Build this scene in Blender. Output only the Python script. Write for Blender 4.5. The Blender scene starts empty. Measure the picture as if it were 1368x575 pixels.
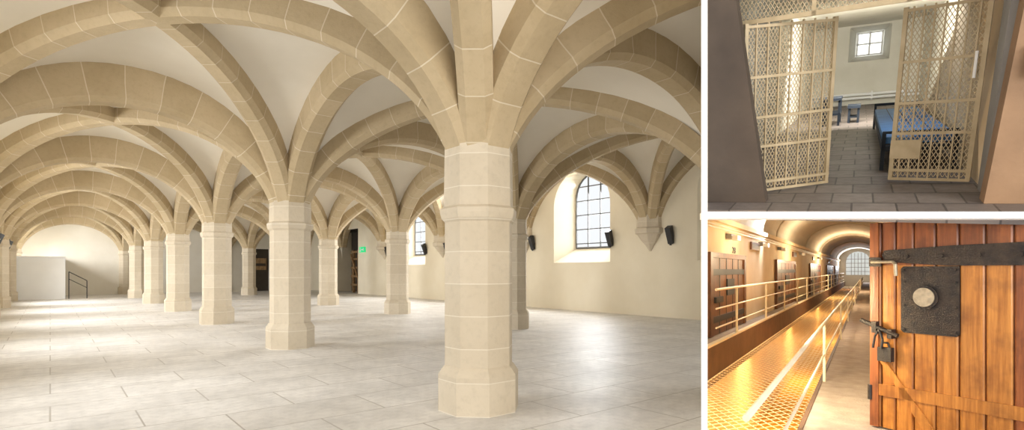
import bpy, bmesh, math, random
from mathutils import Vector, Matrix
random.seed(4)
scene = bpy.context.scene
try:
    scene.view_settings.view_transform = 'Standard'
    scene.view_settings.look = 'None'
except Exception:
    pass

# ------------------------------------------------------------------ materials
def base_mat(name):
    m = bpy.data.materials.new(name); m.use_nodes = True
    nt = m.node_tree; b = nt.nodes['Principled BSDF']
    return m, nt, b
def mix_rgb(nt, fac, c1, c2, blend='MIX'):
    n = nt.nodes.new('ShaderNodeMix'); n.data_type = 'RGBA'; n.blend_type = blend
    for sock, v in ((n.inputs[0], fac), (n.inputs[6], c1), (n.inputs[7], c2)):
        if isinstance(v, bpy.types.NodeSocket): nt.links.new(v, sock)
        elif isinstance(v, (int, float)): sock.default_value = v
        else: sock.default_value = (*v, 1)
    return n.outputs[2]
def math_n(nt, op, a, b=None, c=None):
    n = nt.nodes.new('ShaderNodeMath'); n.operation = op
    for i, v in enumerate((a, b, c)):
        if v is None: continue
        if isinstance(v, bpy.types.NodeSocket): nt.links.new(v, n.inputs[i])
        else: n.inputs[i].default_value = v
    return n.outputs[0]
def noise(nt, scale, detail=4, vec=None, rough=0.55):
    n = nt.nodes.new('ShaderNodeTexNoise'); n.inputs['Scale'].default_value = scale
    n.inputs['Detail'].default_value = detail; n.inputs['Roughness'].default_value = rough
    if vec is None:
        tc = nt.nodes.new('ShaderNodeTexCoord'); vec = tc.outputs['Object']
    nt.links.new(vec, n.inputs['Vector'])
    return n.outputs['Fac']
def ramp(nt, fac, lo, hi):
    n = nt.nodes.new('ShaderNodeMapRange'); nt.links.new(fac, n.inputs[0])
    n.inputs[1].default_value = lo; n.inputs[2].default_value = hi
    return n.outputs[0]
def bump(nt, b, h, strength=0.2, dist=0.02):
    n = nt.nodes.new('ShaderNodeBump'); n.inputs['Strength'].default_value = strength
    n.inputs['Distance'].default_value = dist
    nt.links.new(h, n.inputs['Height']); nt.links.new(n.outputs[0], b.inputs['Normal'])
def simple(name, c1, c2=None, rough=0.7, scale=3.0, metallic=0.0, bs=0.0, emit=None, es=0):
    m, nt, b = base_mat(name)
    b.inputs['Roughness'].default_value = rough; b.inputs['Metallic'].default_value = metallic
    if c2 is None: c2 = tuple(x*0.8 for x in c1)
    f = noise(nt, scale, 5)
    nt.links.new(mix_rgb(nt, ramp(nt, f, .3, .7), c1, c2), b.inputs['Base Color'])
    if bs: bump(nt, b, noise(nt, scale*8, 4), bs)
    if emit:
        b.inputs['Emission Color'].default_value = (*emit, 1); b.inputs['Emission Strength'].default_value = es
    return m
def stone(name, c1, c2, joint, period=0.42, jw=0.035, jmix=.7):
    m, nt, b = base_mat(name); b.inputs['Roughness'].default_value = .85
    uv = nt.nodes.new('ShaderNodeUVMap'); sep = nt.nodes.new('ShaderNodeSeparateXYZ')
    nt.links.new(uv.outputs[0], sep.inputs[0])
    v = math_n(nt, 'DIVIDE', sep.outputs[1], period)
    fr = math_n(nt, 'FRACT', v); fl = math_n(nt, 'FLOOR', v)
    jm = math_n(nt, 'LESS_THAN', fr, jw)
    fu = math_n(nt, 'FLOOR', math_n(nt, 'DIVIDE', sep.outputs[0], 3.0))
    wn = nt.nodes.new('ShaderNodeTexWhiteNoise'); wn.noise_dimensions = '2D'
    cx = nt.nodes.new('ShaderNodeCombineXYZ'); nt.links.new(fl, cx.inputs[0]); nt.links.new(fu, cx.inputs[1])
    nt.links.new(cx.outputs[0], wn.inputs['Vector'])
    n1 = noise(nt, 2.5, 6)
    f = math_n(nt, 'ADD', math_n(nt, 'MULTIPLY', wn.outputs['Value'], .6), math_n(nt, 'MULTIPLY', ramp(nt, n1, .3, .7), .4))
    col = mix_rgb(nt, f, c1, c2)
    n3 = noise(nt, 14, 6)
    col = mix_rgb(nt, math_n(nt, 'MULTIPLY', ramp(nt, n3, .5, .8), .28), col, tuple(x*.7 for x in c2))
    col = mix_rgb(nt, math_n(nt, 'MULTIPLY', jm, jmix), col, joint)
    nt.links.new(col, b.inputs['Base Color'])
    bump(nt, b, math_n(nt, 'SUBTRACT', noise(nt, 25, 5), math_n(nt, 'MULTIPLY', jm, .5)), .3)
    return m
def tiles(name, c1, c2, joint, bw, rh, rough=.4, mortar=.012, rot=0.0, vec_mode='Object', stain=.5):
    m, nt, b = base_mat(name)
    tc = nt.nodes.new('ShaderNodeTexCoord'); mp = nt.nodes.new('ShaderNodeMapping')
    nt.links.new(tc.outputs['UV' if vec_mode == 'UV' else 'Object'], mp.inputs[0])
    mp.inputs['Rotation'].default_value = (0, 0, rot)
    br = nt.nodes.new('ShaderNodeTexBrick'); nt.links.new(mp.outputs[0], br.inputs['Vector'])
    br.inputs['Scale'].default_value = 1; br.inputs['Brick Width'].default_value = bw
    br.inputs['Row Height'].default_value = rh; br.inputs['Mortar Size'].default_value = mortar
    br.inputs['Color1'].default_value = (*c1, 1); br.inputs['Color2'].default_value = (*c2, 1)
    br.inputs['Mortar'].default_value = (*joint, 1); br.inputs['Mortar Smooth'].default_value = .3
    n1 = noise(nt, 1.1, 8, rough=.7); n2 = noise(nt, 9, 6, rough=.65)
    col = mix_rgb(nt, math_n(nt, 'MULTIPLY', ramp(nt, n1, .42, .72), stain), br.outputs['Color'], tuple(x*.66 for x in c2))
    col = mix_rgb(nt, math_n(nt, 'MULTIPLY', ramp(nt, n2, .45, .75), stain*.6), col, tuple(x*.64 for x in c2))
    nt.links.new(col, b.inputs['Base Color'])
    r = math_n(nt, 'ADD', math_n(nt, 'MULTIPLY', n2, .35), rough-.15)
    nt.links.new(r, b.inputs['Roughness'])
    h = math_n(nt, 'SUBTRACT', math_n(nt, 'MULTIPLY', n2, .5), math_n(nt, 'MULTIPLY', br.outputs['Fac'], .6))
    bump(nt, b, h, .4, .012)
    return m
def wood(name, c1, c2, c3, sx=14, sz=.9, rough=.45):
    m, nt, b = base_mat(name); b.inputs['Roughness'].default_value = rough
    tc = nt.nodes.new('ShaderNodeTexCoord'); mp = nt.nodes.new('ShaderNodeMapping')
    nt.links.new(tc.outputs['Object'], mp.inputs[0]); mp.inputs['Scale'].default_value = (sx, sx, sz)
    n1 = noise(nt, 1.6, 8, mp.outputs[0], .65)
    n2 = noise(nt, 4.5, 4)
    col = mix_rgb(nt, ramp(nt, n1, .36, .64), c1, c2)
    col = mix_rgb(nt, math_n(nt, 'MULTIPLY', ramp(nt, n2, .48, .70), .6), col, c3)
    nt.links.new(col, b.inputs['Base Color']); bump(nt, b, n1, .3, .01)
    return m

M_RIB = stone('rib_stone', (.56,.445,.285), (.435,.335,.195), (.72,.64,.49), .5, .028)
M_PIL = stone('pillar_stone', (.67,.585,.455), (.565,.48,.355), (.79,.73,.62), .36, .028)
M_WEB = simple('vault_plaster', (.84,.78,.67), (.76,.695,.58), .9, .6, bs=.1)
M_WALL = simple('wall_plaster', (.85,.77,.61), (.78,.695,.53), .9, .8, bs=.1)
M_WALLE = simple('end_wall_plaster', (.85,.81,.72), (.78,.73,.63), .9, .8, bs=.1)
M_FLOOR = tiles('floor_stone_flags', (.80,.775,.735), (.72,.69,.645), (.44,.40,.35), 1.5, .85, .46, stain=.8, mortar=.010)
M_WHITE = simple('white_paint', (.93,.93,.92), (.9,.9,.89), .6, 2)
M_BLACK = simple('black_metal', (.02,.02,.022), None, .5)
M_FRAME = simple('window_frame_metal', (.13,.13,.13), None, .6)
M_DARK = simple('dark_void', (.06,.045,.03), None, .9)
M_RWOOD = wood('rack_wood', (.36,.22,.10), (.20,.11,.04), (.1,.05,.02))
M_GREEN = simple('exit_green', (.02,.45,.18), None, .5, emit=(.02,.6,.2), es=.8)
M_OUT = simple('bright_sky_glass', (.9,.95,1), None, .2, emit=(.93,.97,1), es=1.3)
M_OUT2 = simple('dim_skylight_glass', (.5,.56,.6), None, .2, emit=(.62,.70,.75), es=.5)

# ------------------------------------------------------------------ frames, builder
class Frame:
    def __init__(s, o, ex, ey, ez): s.o, s.x, s.y, s.z = Vector(o), Vector(ex), Vector(ey), Vector(ez)
    def pt(s, a, b, c): return s.o + s.x*a + s.y*b + s.z*c
W = Frame((0,0,0),(1,0,0),(0,1,0),(0,0,1))
class B:
    def __init__(s, name, mats):
        s.name = name; s.mats = mats; s.v = []; s.f = []; s.uv = []; s.m = []
    def face_set(s, verts, faces, mi=0, uvs=None):
        o = len(s.v); s.v += [Vector(p) for p in verts]
        for k, f in enumerate(faces):
            s.f.append([o+i for i in f]); s.m.append(mi)
            if uvs: s.uv.append([uvs[i] for i in f])
            else: s.uv.append([(0,0)]*len(f))
    def box(s, F, a0,a1,b0,b1,c0,c1, mi=0):
        loc = [(a,b,c) for a in (a0,a1) for b in (b0,b1) for c in (c0,c1)]
        s.face_set([F.pt(*p) for p in loc], [(0,1,3,2),(4,6,7,5),(0,4,5,1),(2,3,7,6),(0,2,6,4),(1,5,7,3)], mi,
                   [(p[0]+p[1], p[2]) for p in loc])
    def prism(s, F, poly, c0, c1, mi=0, axis='c'):
        n = len(poly)
        def P(p, c):
            if axis == 'c': return (p[0], p[1], c)
            if axis == 'b': return (p[0], c, p[1])
            return (c, p[0], p[1])
        loc = [P(p, c0) for p in poly] + [P(p, c1) for p in poly]
        fs = [list(range(n))[::-1], list(range(n, 2*n))] + [(i,(i+1)%n,n+(i+1)%n,n+i) for i in range(n)]
        s.face_set([F.pt(*p) for p in loc], fs, mi, [(p[0]+p[1], p[2]) for p in loc])
    def loft(s, F, rings, mi=0, n=8, cx=0, cy=0, rot=math.pi/8):
        vs = []; uv = []
        k = 1/math.cos(math.pi/n)
        for z, r in rings:
            for i in range(n):
                a = rot + 2*math.pi*i/n
                vs.append(F.pt(cx+r*k*math.cos(a), cy+r*k*math.sin(a), z)); uv.append((cx+cy*3, z))
        fs = []
        for j in range(len(rings)-1):
            for i in range(n):
                fs.append((j*n+i, j*n+(i+1)%n, (j+1)*n+(i+1)%n, (j+1)*n+i))
        fs.append(list(range(n))[::-1]); fs.append([(len(rings)-1)*n+i for i in range(n)])
        s.face_set(vs, fs, mi, uv)
    def rod(s, p, q, r, mi=0, n=8):
        p, q = Vector(p), Vector(q); d = (q-p)
        if d.length < 1e-6: return
        d.normalize(); a = d.orthogonal().normalized(); b = d.cross(a)
        vs = []
        for e in (p, q):
            for i in range(n):
                t = 2*math.pi*i/n
                vs.append(e + a*(r*math.cos(t)) + b*(r*math.sin(t)))
        fs = [(i,(i+1)%n,n+(i+1)%n,n+i) for i in range(n)] + [list(range(n))[::-1], list(range(n,2*n))]
        s.face_set(vs, fs, mi)
    def path(s, pts, r, mi=0, n=8):
        for i in range(len(pts)-1): s.rod(pts[i], pts[i+1], r, mi, n)
    def make(s, smooth=False, clip=None):
        me = bpy.data.meshes.new(s.name); me.from_pydata([tuple(v) for v in s.v], [], s.f)
        for m in s.mats: me.materials.append(m)
        uvl = me.uv_layers.new(name='UVMap')
        for k, p in enumerate(me.polygons):
            p.material_index = s.m[k]; p.use_smooth = smooth
            for j in range(p.loop_total): uvl.data[p.loop_start+j].uv = s.uv[k][j]
        ob = bpy.data.objects.new(s.name, me); scene.collection.objects.link(ob)
        if clip:
            bm = bmesh.new(); bm.from_mesh(me)
            for co, no in clip:
                bmesh.ops.bisect_plane(bm, geom=bm.verts[:]+bm.edges[:]+bm.faces[:], plane_co=co, plane_no=no, clear_outer=True)
            bm.to_mesh(me); bm.free()
        return ob

# ------------------------------------------------------------------ camera
F_PX = 748.0; EYE = 1.6; YAW = math.atan2(617, 748)
Rw = Vector((math.cos(YAW), -math.sin(YAW), 0)); Fw = Vector((math.sin(YAW), math.cos(YAW), 0)); Uw = Vector((0,0,1))
C = Vector((0,0,EYE))
cam = bpy.data.cameras.new('camera'); co = bpy.data.objects.new('camera', cam); scene.collection.objects.link(co)
cam.sensor_width = 36; cam.lens = F_PX/1368*36; cam.shift_y = (361-287.5)/1368
co.location = C; co.rotation_euler = (math.pi/2, 0, -YAW); scene.camera = co
cam.clip_start = .05; cam.clip_end = 400
CAMF = Frame(C, Rw, Fw, Uw)   # a right, b forward, c up

# partition wall between the hall and the prison rooms
pd = (Rw*(257/F_PX)+Fw).normalized()
pn = Vector((pd.y, -pd.x, 0))            # to the right
TW = .040
hall_clip = [(C - pn*TW/2, pn)]
right_clip = [(C + pn*TW/2, -pn)]

# ------------------------------------------------------------------ HALL
XL, XA, XB, XR = -1.68, 3.84, 9.82, 16.0
Y0, ST = 5.257, 6.62
Ys = [Y0 + ST*k for k in range(-1, 7)]
YE = Ys[-1]
ZS = 2.3
def Rx(x): return 2.80 if x <= XB else 2.80 + (x-XB)/(XR-XB)*.75

b = B('floor', [M_FLOOR]); b.box(W, XL-.5, XR+2.0, -9, YE+.3, -.2, 0); b.make(clip=hall_clip)

# webs
web = B('ceiling_vault', [M_WEB])
def severy(x0,x1,y0,y1):
    cx, cy, hx, hy = (x0+x1)/2, (y0+y1)/2, (x1-x0)/2, (y1-y0)/2
    N, M = 28, 6
    for axis in (0,1):
        for sg in (-1,1):
            vs = []
            for i in range(N+1):
                ph = -math.pi/2 + math.pi*i/N; t = math.sin(ph)
                for j in range(M+1):
                    w = abs(t) + (1-abs(t))*j/M
                    if axis == 0: x, y = cx+sg*w*hx, cy+t*hy
                    else: x, y = cx+t*hx, cy+sg*w*hy
                    z = ZS + Rx(x)*math.cos(ph) + .10*math.sin(math.pi*j/M)*math.cos(ph)
                    vs.append((x,y,z))
            fs = [(i*(M+1)+j, i*(M+1)+j+1, (i+1)*(M+1)+j+1, (i+1)*(M+1)+j) for i in range(N) for j in range(M)]
            web.face_set(vs, fs)
ribs = B('vault_ribs', [M_RIB])
ribcount = [0]
def rib(p0, p1, w=.42, drop=.33, off=.25, depth=.42, cut0=None, cut1=None, N=44):
    ribcount[0] += 1
    p0, p1 = Vector(p0), Vector(p1); mid = (p0+p1)/2; d = (p1-p0); h = d.length/2; d.normalize()
    side = Vector((-d.y, d.x, 0)); path = []; dep = []
    for i in range(N+1):
        th = math.pi*i/N; q = mid - d*((h-off)*math.cos(th))
        z = ZS + (Rx(q.x)-drop)*math.sin(th)
        if cut0 and i < N/2 and z < cut0: continue
        if cut1 and i > N/2 and z < cut1: continue
        path.append(Vector((q.x,q.y,z))); dep.append(.28 + (depth-.28)*min(1, max(0, (math.sin(th)-.3)/.5)))
    ch = .085
    vs = []; uv = []; L = ribcount[0]*.17
    for i, p in enumerate(path):
        sec = [(-w/2, dep[i]), (-w/2, ch), (-w/2+ch, 0), (w/2-ch, 0), (w/2, ch), (w/2, dep[i])]
        t = (path[min(i+1,len(path)-1)] - path[max(i-1,0)]).normalized()
        if i == 0 and not cut0: t = Vector((0,0,1))
        if i == len(path)-1 and not cut1: t = Vector((0,0,-1))
        n = side.cross(t)
        if n.dot(p - Vector((mid.x, mid.y, ZS))) < 0: n = -n
        if i: L += (p-path[i-1]).length
        for sx, so in sec:
            vs.append(p + side*sx + n*so); uv.append((ribcount[0]*3.1, L))
    k = 6
    fs = [(i*k+j, i*k+j+1, (i+1)*k+j+1, (i+1)*k+j) for i in range(len(path)-1) for j in range(k-1)]
    ribs.face_set(vs, fs, 0, uv)
    ribs.face_set(vs[:k], [list(range(k))], 0, uv[:k]); ribs.face_set(vs[-k:], [list(range(k))], 0, uv[-k:])
cols = [XL, XA, XB, XR]
WC = 3.0
for i in range(3):
    x0, x1 = cols[i], cols[i+1]
    for k in range(len(Ys)-1):
        y0, y1 = Ys[k], Ys[k+1]
        severy(x0,x1,y0,y1)
        rib((x0,y0,0),(x1,y1,0), .38, .26, .22, cut1=WC if i==2 else None)
        rib((x1,y0,0),(x0,y1,0), .38, .26, .22, cut0=WC if i==2 else None)
    for k in range(len(Ys)):
        y = Ys[k]
        if i == 0: rib((x0,y,0),(x1,y,0), .46, .62, .25, depth=.70)
        else: rib((x0,y,0),(x1,y,0), .46, .48, .25, depth=.56, cut1=WC if i==2 else None)
for x in (XL, XA, XB, XR):
    for k in range(len(Ys)-1):
        wl = WC if x == XR else None
        rib((x,Ys[k],0),(x,Ys[k+1],0), .46, .42, .25, depth=.50, cut0=wl, cut1=wl)
web.make(smooth=True, clip=hall_clip)
ribs.make(clip=hall_clip)

# pillars
def pillar(x, y, zr):
    b = B('pillar', [M_PIL])
    r = .370
    b.loft(W, [(0,.44),(.42,.44),(.50,.39),(.52,r),(zr-.15,r),(zr-.11,.405),(zr-.05,.42),(zr,.42),(zr+.03,.38),(3.15,.37),(3.6,.3)], cx=x, cy=y)
    return b
for x in (XA, XB):
    for k, y in enumerate(Ys[:-1]):
        if k == 0 and x == XA: continue
        if (Vector((x,y,0))).dot(pn) > -.5: continue
        zr = 2.29 if k == 1 else (2.55 if k == 2 else 2.7)
        pillar(x,y,zr).make()
pil = B('wall_pilasters', [M_PIL])
for y in Ys[1:]:
    pil.loft(W, [(0,.40),(.45,.40),(.5,.34),(2.55,.34),(2.62,.4),(2.7,.36),(3.2,.3)], cx=XL, cy=y)
for x in (XA, XB): pil.loft(W, [(0,.40),(.45,.40),(.5,.34),(2.55,.34),(2.62,.4),(2.7,.36),(3.2,.3)], cx=x, cy=YE)
pil.make()
for y in Ys[1:]:
    if 35 < y < 41: continue
    b = B('wall_corbel', [M_PIL])
    b.loft(W, [(2.25,.04),(2.45,.16),(2.62,.30),(2.82,.42),(2.86,.50),(3.02,.52),(3.06,.46),(3.5,.44),(4.0,.3)], cx=XR, cy=y)
    b.make(clip=hall_clip)

# right wall with arched windows
def arch_pts(cy, hw, z0, zsp, rise, n=14):
    pts = [(cy-hw, z0), (cy-hw, zsp)]
    for i in range(1, n): 
        t = math.pi*i/n; pts.append((cy-hw*math.cos(t), zsp+rise*math.sin(t)))
    pts += [(cy+hw, zsp), (cy+hw, z0)]
    return pts
wr = B('wall_right', [M_WALL]); ZT = 6.3
def q(b, pts, mi=0): b.face_set(pts, [list(range(len(pts)))], mi, [(p[0]+p[1], p[2]) for p in pts])
bays = [(Ys[k],Ys[k+1]) for k in range(len(Ys)-1)]
wn = 0
for (y0,y1) in bays:
    cy = (y0+y1)/2
    if y0 > 36: continue
    if y0 > 30:
        y1 = YE; d0, d1, dz = 35.7, 40.4, 4.4
        q(wr, [(XR,y0,0),(XR,d0,0),(XR,d0,ZT),(XR,y0,ZT)]); q(wr, [(XR,d0,dz),(XR,d1,dz),(XR,d1,ZT),(XR,d0,ZT)])
        q(wr, [(XR,d1,0),(XR,y1,0),(XR,y1,ZT),(XR,d1,ZT)])
        d = B('door_recess', [M_DARK, M_RWOOD, M_WALL])
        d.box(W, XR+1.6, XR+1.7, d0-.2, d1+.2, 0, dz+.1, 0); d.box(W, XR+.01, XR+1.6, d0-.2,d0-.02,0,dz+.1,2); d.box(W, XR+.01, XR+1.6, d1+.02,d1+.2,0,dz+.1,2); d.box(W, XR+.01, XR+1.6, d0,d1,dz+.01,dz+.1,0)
        d.make()
        rk = B('wooden_rack', [M_RWOOD])
        for yy in (36.0,36.8,37.6): 
            rk.box(W, XR+.5,XR+.65,yy,yy+.16,0,3.0)
        for zz in (.5,1.1,1.7,2.3,2.8): rk.box(W, XR+.45,XR+.5,35.9,37.9,zz,zz+.13)
        rk.path([(XR+.4,36.0,.2),(XR+.4,37.8,2.7)], .06, 0, 6)
        rk.make()
        continue
    pi_ = arch_pts(cy, 1.5, 1.9, 4.15, 1.4); po = arch_pts(cy, .98, 2.5, 4.55, .95)
    q(wr, [(XR,y0,0),(XR,cy-1.5,0),(XR,cy-1.5,ZT),(XR,y0,ZT)])
    q(wr, [(XR,cy+1.5,0),(XR,y1,0),(XR,y1,ZT),(XR,cy+1.5,ZT)])
    q(wr, [(XR,cy-1.5,0),(XR,cy+1.5,0),(XR,cy+1.5,1.9),(XR,cy-1.5,1.9)])
    for i in range(1, len(pi_)-2):
        a, c = pi_[i], pi_[i+1]
        q(wr, [(XR,a[0],a[1]),(XR,c[0],c[1]),(XR,c[0],ZT),(XR,a[0],ZT)])
    n = len(pi_)
    for i in range(n):
        a, c, e, g = pi_[i], pi_[(i+1)%n], po[(i+1)%n], po[i]
        q(wr, [(XR,a[0],a[1]),(XR,c[0],c[1]),(XR+.85,e[0],e[1]),(XR+.85,g[0],g[1])])
    if (Vector((XR,cy,0))).dot(pn) < 1:
        wn += 1
        wd = B('window_%d' % wn, [M_FRAME])
        X = XR+.80
        P = [Vector((X,p[0],p[1])) for p in po]
        wd.path(P+[P[0]], .04, 0, 6)
        for yy in (-.33,.33): wd.box(W, X-.02,X+.03, cy+yy-.018, cy+yy+.018, 2.5, 4.55+.95*math.sqrt(1-(yy/.98)**2))
        for i in range(5):
            zz = 2.5+.58*(i+.3)
            hw = .98 if zz < 4.55 else .98*math.sqrt(max(0,1-((zz-4.55)/.95)**2))
            wd.box(W, X-.02,X+.03, cy-hw, cy+hw, zz-.018, zz+.018)
        wd.make()
wr.make(clip=hall_clip)

# left wall with window openings (light comes in), end wall
wl = B('wall_left', [M_WALL])
for (y0,y1) in bays[1:]:
    cy = (y0+y1)/2; x = XL
    wl.box(W, x-.6,x, y0,cy-.9,0,5.8); wl.box(W, x-.6,x, cy+.9,y1,0,5.8)
    wl.box(W, x-.6,x, cy-.9,cy+.9,0,2.0); wl.box(W, x-.6,x, cy-.9,cy+.9,4.0,5.8)
wl.make()
we = B('wall_end', [M_WALLE])
we.box(W, XL-.6, 11.2, YE, YE+.4, 0, 6); we.box(W, 13.0, XR+2.2, YE, YE+.4, 0, 6); we.box(W, 11.2,13.0, YE,YE+.4, 3.2,6)
we.make()
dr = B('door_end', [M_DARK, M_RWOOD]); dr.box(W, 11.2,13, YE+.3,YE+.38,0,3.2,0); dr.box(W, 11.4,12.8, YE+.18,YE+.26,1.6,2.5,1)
dr.box(W, 11.45,12.75, YE+.14,YE+.18,1.9,2.1,0); dr.make()

se = B('stair_enclosure', [M_WHITE]); se.box(W, XL+.02, .65, 39.6, 39.8, 0, 2.3); se.box(W, .5,.65,39.8,YE,0,2.3); se.box(W, XL+.02,.7,39.5,39.85,2.28,2.34); se.make()
sh = B('stair_handrail', [M_BLACK])
sh.path([(.8,39.6,1.5),(1.6,39.6,1.0),(1.6,39.6,0)], .022); sh.rod((.8,39.6,1.5),(.8,39.6,0),.022); sh.rod((.8,39.6,1.1),(1.6,39.6,.6),.016); sh.make()

def sconce(x, y, s):
    b = B('wall_sconce', [M_BLACK])
    b.box(W, min(x, x-s*.04), max(x, x-s*.04), y-.07,y+.07, 2.5,2.75)
    b.prism(W, [(x-s*.04,2.50),(x-s*.10,2.46),(x-s*.30,2.98),(x-s*.12,3.08),(x-s*.04,2.75)], y-.10, y+.10, axis='b')
    b.rod((x-s*.1,y,2.42),(x-s*.1,y,2.5),.04)
    b.make()
for y in (11.0,13.6,17.9,20.4,24.6,26.8,31.3): sconce(XR, y, 1)
for y in (14.0,16.4,20.6,23.0,27.2,29.8,33.8,36.5): sconce(XL, y, -1)
# exit signs: green box with a white running figure and arrow
def exit_sign(yc, zc):
    ex = B('exit_sign', [M_GREEN, M_WHITE]); ex.box(W, XR-.1,XR, yc-.4,yc+.4,zc-.18,zc+.18,0)
    def ebox(y0,y1,z0,z1): ex.box(W, XR-.112,XR-.1,yc+y0,yc+y1,zc+z0,zc+z1,1)
    ebox(.20,.27,.08,.15); ebox(.18,.25,-.04,.07); ebox(.12,.21,-.13,-.04); ebox(.23,.31,-.13,-.04); ebox(.11,.32,.0,.03)
    ebox(-.25,.05,-.03,.03); ebox(-.30,-.2,-.08,.08); ex.make()
exit_sign(34.9, 2.95); exit_sign(41.2, 3.0)

# partition + slab edge
ZN = 3.8
P0 = C + pd*(ZN/ pd.dot(Fw))
PF = Frame((P0.x,P0.y,0), pn, pd, Uw)
b = B('wall_partition', [M_WHITE]); b.box(PF, -TW/2, TW/2, 0, 42, -.1, 7.5); b.make()
b = B('trim_floor_slab', [M_WHITE]); xa = 257/F_PX*ZN; b.box(CAMF, xa+.01, xa+3.4, ZN+.002, ZN+.12, (361-292)/F_PX*ZN, (361-283)/F_PX*ZN); b.make()

# ------------------------------------------------------------------ CELL
S2 = .7
cf = Rw*.5069+Uw*.2946+Fw*.8101; cr = Rw*.8567-Uw*.0667-Fw*.5117; cu = -Rw*.0967+Uw*.9534-Fw*.2862
CF = Frame(C, cr*S2, cf*S2, cu*S2)
M_CW = simple('cell_wall_paint', (.78,.75,.66), (.68,.65,.55), .8, 1.5, bs=.1)
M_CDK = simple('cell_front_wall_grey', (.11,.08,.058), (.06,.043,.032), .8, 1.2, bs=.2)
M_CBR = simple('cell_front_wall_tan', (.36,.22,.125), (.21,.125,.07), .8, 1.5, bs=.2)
M_CFL = tiles('cell_floor_tiles', (.24,.20,.175), (.16,.13,.115), (.06,.05,.045), .45, .3, .5, .012, vec_mode='UV')
M_GATE = simple('gate_paint', (.54,.43,.27), (.40,.31,.18), .5, 6)
M_GREY = simple('grey_steel', (.28,.27,.26), None, .5)
M_BLUE = simple('blue_mattress', (.07,.24,.54), (.045,.16,.40), .6, 5)
M_NAVY = simple('navy_metal', (.010,.018,.032), None, .75)
E = 1.6
def uvbox(b, F, a0,a1,b0,b1,c0,c1,mi=0):
    n = len(b.uv); b.box(F,a0,a1,b0,b1,c0,c1,mi)
    loc = [(a,bb,c) for a in (a0,a1) for bb in (b0,b1) for c in (c0,c1)]
    for k, f in enumerate([(0,1,3,2),(4,6,7,5),(0,4,5,1),(2,3,7,6),(0,2,6,4),(1,5,7,3)]):
        b.uv[n+k] = [(loc[i][0], loc[i][1]*.45) for i in f]
b = B('cell_floor', [M_CFL]); uvbox(b, CF, -2.6,3.2,7.5,30.2,-E-.12,-E); b.make(clip=right_clip)
b = B('wall_cell_back', [M_CW])
wa0,wa1,wz0,wz1 = -.55,.95,.22,1.62
b.box(CF,-2.6,wa0,30,30.3,-E,2.4); b.box(CF,wa1,2.6,30,30.3,-E,2.4); b.box(CF,wa0,wa1,30,30.3,-E,wz0); b.box(CF,wa0,wa1,30,30.3,wz1,2.4)
ia0,ia1,iz0,iz1 = -.3,.72,.45,1.45
O = [(wa0,wz0),(wa1,wz0),(wa1,wz1),(wa0,wz1)]; I = [(ia0,iz0),(ia1,iz0),(ia1,iz1),(ia0,iz1)]
for i in range(4):
    j=(i+1)%4; q(b,[CF.pt(O[i][0],30.0,O[i][1]),CF.pt(O[j][0],30.0,O[j][1]),CF.pt(I[j][0],31.5,I[j][1]),CF.pt(I[i][0],31.5,I[i][1])])
b.make(clip=right_clip)
b = B('window_cell', [M_WHITE, M_OUT])
for a in (ia0,(ia0+ia1)/2-.04,ia1-.08): b.box(CF,a,a+.08,31.2,31.35,iz0,iz1)
for z in (iz0,iz1-.08,(iz0+iz1)/2-.04): b.box(CF,ia0,ia1,31.2,31.35,z,z+.07)
b.box(CF,ia0,ia1,31.5,31.52,iz0,iz1,1)
b.make()
b = B('wall_cell_left', [M_CW]); b.box(CF,-2.1,-1.9,9.8,30,-E,2.4); b.make(clip=right_clip)
b = B('wall_cell_right', [M_CW]); b.box(CF,2.1,2.3,9.2,30,-E,2.4); b.make()
b = B('ceiling_cell', [M_CW]); b.box(CF,-2.5,3.2,7.4,30.3,1.7,1.85); b.make(clip=right_clip)
b = B('cell_wall_pipes', [M_WHITE])
for z in (-1.15,-1.3): b.rod(CF.pt(-1.9,29.7,z),CF.pt(2.1,29.7,z),.04)
for a in (-1.2,.4,1.6): b.box(CF,a,a+.06,29.6,29.98,-1.4,-1.05)
b.make()
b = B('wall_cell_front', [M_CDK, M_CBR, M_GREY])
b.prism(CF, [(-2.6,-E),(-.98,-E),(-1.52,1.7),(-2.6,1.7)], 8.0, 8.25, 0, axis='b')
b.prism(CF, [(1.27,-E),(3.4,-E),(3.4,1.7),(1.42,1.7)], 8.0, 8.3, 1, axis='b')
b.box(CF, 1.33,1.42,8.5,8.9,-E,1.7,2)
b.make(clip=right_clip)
b = B('switch_box', [M_GREY]); b.box(CF,1.46,1.54,7.9,8.0,-.25,.05); b.make()

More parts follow.
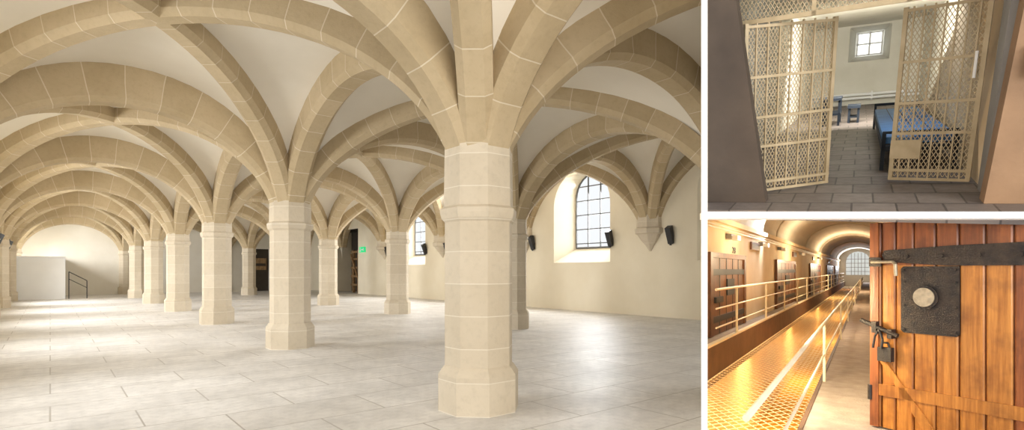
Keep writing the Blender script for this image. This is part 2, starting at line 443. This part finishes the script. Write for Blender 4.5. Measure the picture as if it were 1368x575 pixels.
def lattice(b, F, a0,a1,z0,z1,pitch=.062,wd=.0075,th=.006,y=0,mi=0,ratio=1.7):
    H = z1-z0; sl = ratio; Wd = a1-a0
    for sg in (1,-1):
        k = -H/sl
        while k < Wd + H/sl:
            pts = [(a0+k+sg*(z-z0)/sl, z) for z in (z0,z1)]
            (xa,za),(xb,zb) = pts
            def cl(xa,za,xb,zb):
                t0,t1 = 0.,1.
                for lim,s_ in ((a0,1),(a1,-1)):
                    da = (xa-lim)*s_; db=(xb-lim)*s_
                    if da<0 and db<0: return None
                    if da<0: t0=max(t0,da/(da-db))
                    elif db<0: t1=min(t1,da/(da-db))
                if t0>=t1: return None
                return (xa+(xb-xa)*t0, za+(zb-za)*t0, xa+(xb-xa)*t1, za+(zb-za)*t1)
            r = cl(xa,za,xb,zb)
            if r:
                p = (r[0],r[1]); q_ = (r[2],r[3])
                vs = [F.pt(p[0]-wd,y,p[1]),F.pt(p[0]+wd,y,p[1]),F.pt(q_[0]+wd,y,q_[1]),F.pt(q_[0]-wd,y,q_[1]),
                      F.pt(p[0]-wd,y+th,p[1]),F.pt(p[0]+wd,y+th,p[1]),F.pt(q_[0]+wd,y+th,q_[1]),F.pt(q_[0]-wd,y+th,q_[1])]
                b.face_set(vs,[(0,1,2,3),(7,6,5,4),(0,3,7,4),(1,5,6,2)],mi)
            k += pitch
def gate(name, pa, pb, h=2.25, lock=False):
    A = CF.pt(pa[0],pa[1],-E+.03); Bv = CF.pt(pb[0],pb[1],-E+.03); d = (Bv-A); L = d.length/S2; d.normalize()
    nrm = cu.cross(d).normalized()
    G = Frame(A, d*S2, nrm*S2, cu*S2)
    b = B(name,[M_GATE, M_GREY, M_WHITE])
    for a in (0,L-.05): b.box(G,a,a+.05,-.02,.03,0,h)
    n = 8
    for i in range(1,n): 
        a = L*i/n; b.box(G,a-.009,a+.009,-.02,.0,0,h)
    for z in (0,.12,.62,1.02,1.55,h-.06): b.box(G,0,L,-.025,.02,z,z+.035)
    lattice(b,G,.04,L-.04,.05,h-.04,pitch=.050,wd=.0050)
    if lock:
        b.box(G,L*.86,L*.86+.06,-.05,-.02,1.30,1.46,0); b.rod(G.pt(L*.9,-.06,1.3),G.pt(L*.9,-.06,1.62),.012,2,8)
        b.box(G,.0,.35,-.04,.03,.30,.55,0)
    b.make()
gate('cell_gate', (-1.36,8.45),(-.33,9.35))
gate('cell_gate', (.42,9.55),(1.30,9.3), lock=True)
b = B('gate_transom',[M_GATE])
TF = Frame(CF.pt(-1.55,8.7,0), CF.x, CF.y, CF.z)
b.box(TF,0,3.0,-.03,.03,.68,.74); b.box(TF,0,3.0,-.03,.03,1.35,1.42)
lattice(b,TF,0,3.0,.7,1.4,pitch=.050,wd=.0050)
for a in (0,.95,1.95,2.95): b.box(TF,a,a+.05,-.03,.03,.68,1.42)
b.make(clip=right_clip)
# bed
b = B('bed',[M_NAVY,M_BLUE])
ba0,ba1,bb0,bb1 = .34,1.30,10.6,18
for a in (ba0,ba1-.05):
    for y in (bb0,bb1-.2): b.box(CF,a,a+.05,y,y+.15,-E,-E+.58)
    b.box(CF,a,a+.05,bb0,bb1,-E+.30,-E+.40)
b.box(CF,ba0,ba1,bb0,bb0+.1,-E+.30,-E+.38); b.box(CF,ba0,ba1,bb1-.1,bb1,-E+.58,-E+.64); b.rod(CF.pt(ba0,bb0+.05,-E+.58),CF.pt(ba1,bb0+.05,-E+.58),.015)
for i in range(9):
    y = bb0+.6+i*.8; b.box(CF,ba0,ba1,y,y+.06,-E+.34,-E+.37)
b.box(CF,ba0+.02,ba1-.02,bb0+.15,bb1-.2,-E+.40,-E+.50,1)
for i in range(1,4):
    a = ba0+.04+(ba1-ba0-.08)*i/4; b.box(CF,a-.005,a+.005,bb0+.15,bb1-.2,-E+.50,-E+.507,0)
b.make()
b = B('table',[M_NAVY])
b.box(CF,-.95,-.46,19.5,21,-E+.72,-E+.79)
for a in (-.93,-.53):
    for y in (19.55,20.85): b.box(CF,a,a+.06,y,y+.1,-E,-E+.72)
b.box(CF,-.95,-.46,19.55,20.95,-E+.3,-E+.36); b.make()
b = B('stool',[M_NAVY])
b.box(CF,-.30,.04,20.2,21.2,-E+.43,-E+.51)
for a in (-.28,-.04):
    for y in (20.25,21.05): b.box(CF,a,a+.06,y,y+.1,-E,-E+.43)
b.box(CF,-.28,.02,20.3,21.1,-E+.15,-E+.19); b.make()

# ------------------------------------------------------------------ GALLERY
S = .93; TH = math.atan2(476, 748)
gs = Rw*math.sin(TH)+Fw*math.cos(TH); gh = Rw*math.cos(TH)-Fw*math.sin(TH)
GF = Frame(C, gh*S, gs*S, Uw*S)
M_GWALL = simple('gallery_wall_paint', (.80,.66,.46), (.70,.54,.34), .8, 1, bs=.1)
M_GCEIL = simple('gallery_ceiling_paint', (.60,.56,.50), (.50,.46,.40), .9, .7)
M_GDOOR = wood('gallery_door_wood', (.20,.075,.025), (.10,.035,.012), (.06,.02,.01))
M_GFL = simple('walkway_concrete', (.42,.35,.31), (.30,.24,.21), .9, 6, bs=.5)
M_RUST = simple('slab_edge_brown', (.13,.065,.035), (.08,.04,.02), .7, 3)
M_RAIL = simple('railing_cream_paint', (.80,.72,.56), (.68,.60,.44), .5, 5)
M_NET = simple('net_wire', (1.0,.90,.58), (.95,.80,.45), .6, 5)
M_LOW = simple('lower_floor_glow_tint', (.85,.48,.07), (.68,.34,.04), .95, .4)  # ochre puts the orange light of the lower level into the colour
SE_ = 80
b = B('wall_gallery_left',[M_GWALL]); b.box(GF,-3.3,-3.0,8,SE_,-5,1.25); b.make(clip=right_clip)
b = B('gallery_walkway',[M_GFL,M_RUST,M_RAIL]); b.box(GF,-3.0,-2.45,8,SE_,-1.62,-1.5,0); b.box(GF,-2.50,-2.44,8,SE_,-2.15,-1.42,1); b.box(GF,-2.52,-2.43,8,SE_,-1.42,-1.38,2); b.make(clip=right_clip)
b = B('gallery_walkway',[M_GFL,M_RUST]); b.box(GF,-.52,1.0,3.2,SE_,-1.62,-1.5,0); b.box(GF,-.56,-.52,3.2,SE_,-1.75,-1.49,1); b.make(clip=right_clip)
b = B('wall_gallery_right',[M_GWALL]); b.box(GF,.9,1.1,7,SE_,-1.5,3); b.make()
b = B('lower_floor',[M_LOW]); b.box(GF,-3.0,1.2,3,SE_,-5.1,-5); b.make(clip=right_clip)
b = B('wall_gallery_lower_right',[M_LOW]); b.box(GF,-.4,-.2,5,SE_,-5,-1.75); b.make(clip=right_clip)
b = B('wall_gallery_end',[M_GCEIL,M_OUT2,M_FRAME]); b.box(GF,-3.2,1.1,SE_,SE_+.3,-5,4,0)
b.prism(GF, [(-2.3,-.6),(.2,-.6),(.2,1.0)]+[(-1.05+1.25*math.cos(t),1.0+1.25*math.sin(t)) for t in [math.pi*i/8 for i in range(1,8)]]+[(-2.3,1.0)], SE_-.1, SE_-.02, 1, axis='b')
for a in (-1.75,-1.4,-1.05,-.7,-.35): b.box(GF,a-.02,a+.02,SE_-.2,SE_-.1,-.6,2.05,2)
for z in (-.2,.3,.8,1.3): b.box(GF,-2.3,.2,SE_-.2,SE_-.1,z,z+.04,2)
b.make()
cl_ = B('ceiling_gallery',[M_GCEIL,M_GWALL]); prof = []
for i in range(17):
    t = math.pi*i/16; prof.append((-1.05-2.0*math.cos(t), 1.25+1.35*math.sin(t)))
vs=[]
for s_ in (12.6, SE_):
    for p in prof: vs.append(GF.pt(p[0],s_,p[1]))
n=len(prof); cl_.face_set(vs,[(i,i+1,n+i+1,n+i) for i in range(n-1)])
cl_.box(GF,-3.0,-2.9,12.6,SE_,1.12,1.25,1)
for s_ in range(24,78,12):
    for i in range(n-1):
        p,r = prof[i],prof[i+1]; cl_.rod(GF.pt(p[0],s_,p[1]),GF.pt(r[0],s_,r[1]),.05)
cl_.make()
# gallery doors
DH = .28
for (s0,s1) in ((12.9,16.6),(23.5,29.5),(38,46),(54,63),(68,76)):
    b = B('gallery_cell_door',[M_GDOOR,M_BLACK,M_GWALL])
    b.box(GF,-2.99,-2.93,s0,s1,-1.48,DH,0)
    b.box(GF,-2.995,-2.90,s0-.25,s0,-1.48,DH+.12,0); b.box(GF,-2.995,-2.90,s1,s1+.25,-1.48,DH+.12,0); b.box(GF,-2.995,-2.90,s0,s1,DH,DH+.12,0)
    L=s1-s0
    for z in (-1.2,-.12): b.box(GF,-2.93,-2.91,s0,s1,z,z+.14,1)
    b.box(GF,-2.93,-2.9,s0+L*.4,s0+L*.62,-.62,-.22,1); b.box(GF,-2.93,-2.88,s0+L*.05,s0+L*.25,-.75,-.62,1)
    for i in range(1,5): b.box(GF,-2.931,-2.925,s0+L*i/5-.03,s0+L*i/5+.03,-1.48,DH,1)
    b.make()
# painted number over the nearest door
tx = bpy.data.curves.new('door_number','FONT'); tx.body = '28'; tx.size = .22; tx.extrude = .004; tx.align_x='CENTER'
to = bpy.data.objects.new('door_number', tx); scene.collection.objects.link(to); tx.materials.append(M_BLACK)
xw, zw, yw = gs.normalized(), gh.normalized(), Uw
to.matrix_world = Matrix((( xw.x*2, yw.x, zw.x, 0),(xw.y*2, yw.y, zw.y, 0),(xw.z*2, yw.z, zw.z, 0),(0,0,0,1)))
to.matrix_world.translation = GF.pt(-2.99,15.6,.44)
for s0 in (14.6,19.5,24,32,44,58):
    b = B('gallery_wall_lamp',[M_WHITE,M_GREY])
    b.box(GF,-2.99,-2.86,s0,s0+.5,.78,.90,1); b.box(GF,-2.86,-2.72,s0+.05,s0+.45,.74,.86,0); b.make()
for s0 in (18,29,40,56):
    b = B('ventilation_grille',[M_GDOOR,M_BLACK]); b.box(GF,-2.99,-2.94,s0,s0+1.5,.62,.85,0)
    for i in range(4): b.box(GF,-2.94,-2.93,s0+.1,s0+1.4,.66+.045*i,.68+.045*i,1)
    b.make()
b = B('gallery_wall_conduit',[M_RAIL]); b.rod(GF.pt(-2.95,12.6,.98),GF.pt(-2.95,SE_,.98),.018,0,6); b.rod(GF.pt(-2.95,12.6,1.05),GF.pt(-2.95,SE_,1.05),.014,0,6); b.make()
# railings
def railing(h, s0, s1, posts, zs, top, rt, rl, name='railing'):
    b = B(name,[M_RAIL])
    for z in zs: b.rod(GF.pt(h,s0,z),GF.pt(h,s1,z),rt if z==top else rl,0,8)
    for s in posts: b.rod(GF.pt(h,s,-1.5),GF.pt(h,s,top),rt,0,8)
    b.make(clip=right_clip)
railing(-2.47, 11.2, SE_-2, [13.2+4.2*i for i in range(15)], (-.38,-.75,-1.12), -.38, .025, .016)
railing(-.50, 2.9, SE_-2, [8.6]+[14+5*i for i in range(13)], (-.72,-1.14), -.72, .017, .012)
# net: diamond wire mesh between the galleries
b = B('safety_net',[M_NET]); zN = -2.0
NF = Frame(GF.pt(0,0,zN), GF.x, GF.z, GF.y)
lattice(b, NF, -2.44,-.56, 3.2, 30, pitch=.15, wd=.007, th=.006, ratio=1.5)
lattice(b, NF, -2.44,-.56, 30, SE_, pitch=.30, wd=.016, th=.008, ratio=1.5)
for h in (-2.43,-.57): b.rod(GF.pt(h,3.2,zN),GF.pt(h,SE_,zN),.010,0,6)
b.make(clip=right_clip)

# heavy wooden door (foreground)
A0 = CAMF.pt(3.215,5.0,0); A1 = CAMF.pt(3.775,4.0,0); dd = (A1-A0).normalized(); dn = Vector((dd.y,-dd.x,0))
if dn.dot(Fw) > 0: dn = -dn
DF = Frame(Vector((A0.x,A0.y,EYE)), dd, dn, Uw)   # b towards viewer
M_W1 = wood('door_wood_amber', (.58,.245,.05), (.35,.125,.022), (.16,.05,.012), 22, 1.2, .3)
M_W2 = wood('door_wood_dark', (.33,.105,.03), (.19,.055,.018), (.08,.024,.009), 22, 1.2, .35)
M_IRON = simple('wrought_iron', (.022,.021,.024), (.06,.045,.038), .4, 14, .6, bs=.4)
M_BRASS = simple('peephole_metal', (.60,.52,.38), (.3,.25,.18), .35, 20, .6)
b = B('wooden_cell_door',[M_W1,M_W2,M_IRON,M_BRASS])
ztop, zbot = .415, -1.38
b.box(DF,0,1.3,-.06,-.01,zbot,ztop,1)
wds = [0,.085,.20,.34,.50,.66,.83,1.0,1.16,1.3]
for i in range(len(wds)-1):
    a0,a1 = wds[i]+.005,wds[i+1]-.005
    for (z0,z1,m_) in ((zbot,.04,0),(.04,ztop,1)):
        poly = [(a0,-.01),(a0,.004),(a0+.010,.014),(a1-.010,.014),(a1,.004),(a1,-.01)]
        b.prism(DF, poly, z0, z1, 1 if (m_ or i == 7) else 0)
b.box(DF,0,.07,0,.035,zbot,ztop,1)
b.box(DF,.07,1.3,.0,.03,-1.10,-1.0,0)
b.prism(DF,[(.08,-.80),(.13,-.80),(.55,-1.38),(.45,-1.38)],0.012,.03,0,axis='b')
b.prism(DF,[(.10,.13),(.12,.07),(.6,.035),(1.3,.035),(1.3,.21),(.6,.195),(.12,.17)],.014,.034,2,axis='b')
for a in (.3,.55,.8,1.05): b.rod(DF.pt(a,.03,.115),DF.pt(a,.046,.115),.016,2,8)
b.prism(DF,[(.27,-.53),(.65,-.53),(.67,-.51),(.67,.03),(.27,.03),(.25,.01),(.25,-.51)],.014,.030,2,axis='b')
for a in (.275,.645):
    for z in (-.50,-.3,-.1,.0): b.rod(DF.pt(a,.03,z),DF.pt(a,.04,z),.010,2,8)
b.rod(DF.pt(.43,.03,-.225),DF.pt(.43,.046,-.225),.100,2,28); b.rod(DF.pt(.43,.046,-.225),DF.pt(.43,.054,-.225),.078,3,28)
b.path([DF.pt(.02,.05,.07),DF.pt(.20,.06,.07),DF.pt(.225,.07,.05),DF.pt(.23,.07,-.05)],.014,3,10)
b.box(DF,.0,.10,.035,.05,.03,.11,2)
b.rod(DF.pt(-.06,.06,-.45),DF.pt(.25,.08,-.56),.020,2,12); b.box(DF,.04,.08,.035,.09,-.55,-.45,2); b.box(DF,.17,.205,.02,.09,-.59,-.51,2)
b.path([DF.pt(.10,.08,-.52),DF.pt(.07,.09,-.58),DF.pt(.06,.10,-.68)],.010,2,8)
b.path([DF.pt(.10,.08,-.52),DF.pt(.14,.10,-.60),DF.pt(.13,.10,-.68)],.010,2,8)
b.box(DF,.09,.20,.035,.09,-.79,-.67,2); b.path([DF.pt(.11,.07,-.68),DF.pt(.12,.07,-.63),DF.pt(.17,.07,-.63),DF.pt(.18,.07,-.68)],.009,2,8)
b.rod(DF.pt(.0,.03,-1.02),DF.pt(0,.03,-1.15),.02,2,10)
b.make()

# ------------------------------------------------------------------ lights
w = bpy.data.worlds.new('World'); scene.world = w; w.use_nodes = True
bg = w.node_tree.nodes['Background']; bg.inputs[0].default_value = (.95,.98,1,1); bg.inputs[1].default_value = 1.0
def area(name, loc, tgt, sx, sy, e, col=(1,1,1), spread=None):
    l = bpy.data.lights.new(name,'AREA'); l.shape='RECTANGLE'; l.size=sx; l.size_y=sy; l.energy=e; l.color=col
    if spread: l.spread = spread
    o = bpy.data.objects.new(name,l); scene.collection.objects.link(o); o.location = loc
    o.rotation_euler = (Vector(tgt)-Vector(loc)).to_track_quat('-Z','Y').to_euler(); return o
def point(name, loc, e, col, r=.2):
    l = bpy.data.lights.new(name,'POINT'); l.energy=e; l.color=col; l.shadow_soft_size=r
    o = bpy.data.objects.new(name,l); scene.collection.objects.link(o); o.location = loc; return o
area('fill_rear', (1.0,-7,3.2), (6,14,3.2), 7,4, 950, (1,.97,.92))  # added fill behind the camera, lifts the whole hall
for i,(y0,y1) in enumerate(bays[1:]):
    area('daylight_left_window', (XL-.5,(y0+y1)/2,3.1), (5,(y0+y1)/2,-.6), 1.6,1.8, 190+45*i, (.97,.985,1), 2.3)
for i,(y0,y1) in enumerate(bays[1:-2]):
    area('daylight_right_window', (XR+1.1,(y0+y1)/2,3.9), (8,(y0+y1)/2,.4), 1.8,2.6, 380, (.97,.985,1), 2.4)
# cell
area('cell_ceiling_fill', CF.pt(.0,20,1.6), CF.pt(0,25,-1.6), 1.2,3, 330, (1,.97,.88))  # unseen fill under the ceiling, added to brighten the cell
area('cell_bed_fill', CF.pt(.8,12.5,1.6), CF.pt(.8,14,-1.6), .8,2, 40, (.95,.97,1))  # added fill over the bed, brightens the mattress
# gallery
for s_,e in ((15,170),(27,260),(45,380)):
    point('gallery_lamp', GF.pt(-1.4,s_,.5), e, (1,.78,.48), .25)
area('gallery_end_daylight', GF.pt(-1.05,SE_-1,1.0), GF.pt(-1.2,30,.8), 1.8,1.5, 250, (.95,.97,1))
for s_ in (6,11,17,28,45,65):
    area('lower_lamp', GF.pt(-1.5,s_,-2.3), GF.pt(-1.6,s_,-5), 1.6,4, 230, (1,.74,.28))
area('net_fill', GF.pt(-1.0,6.0,-.2), GF.pt(-1.7,11,-1.95), .5,.5, 140, (1,.82,.48))  # added fill from above so the net wires stand out
area('door_light', GF.pt(-.9,2.2,.7), DF.pt(.5,0,-.6), .4,.4, 36, (1,.70,.36))  # warm area light aimed at the wooden door, no fixture modelled
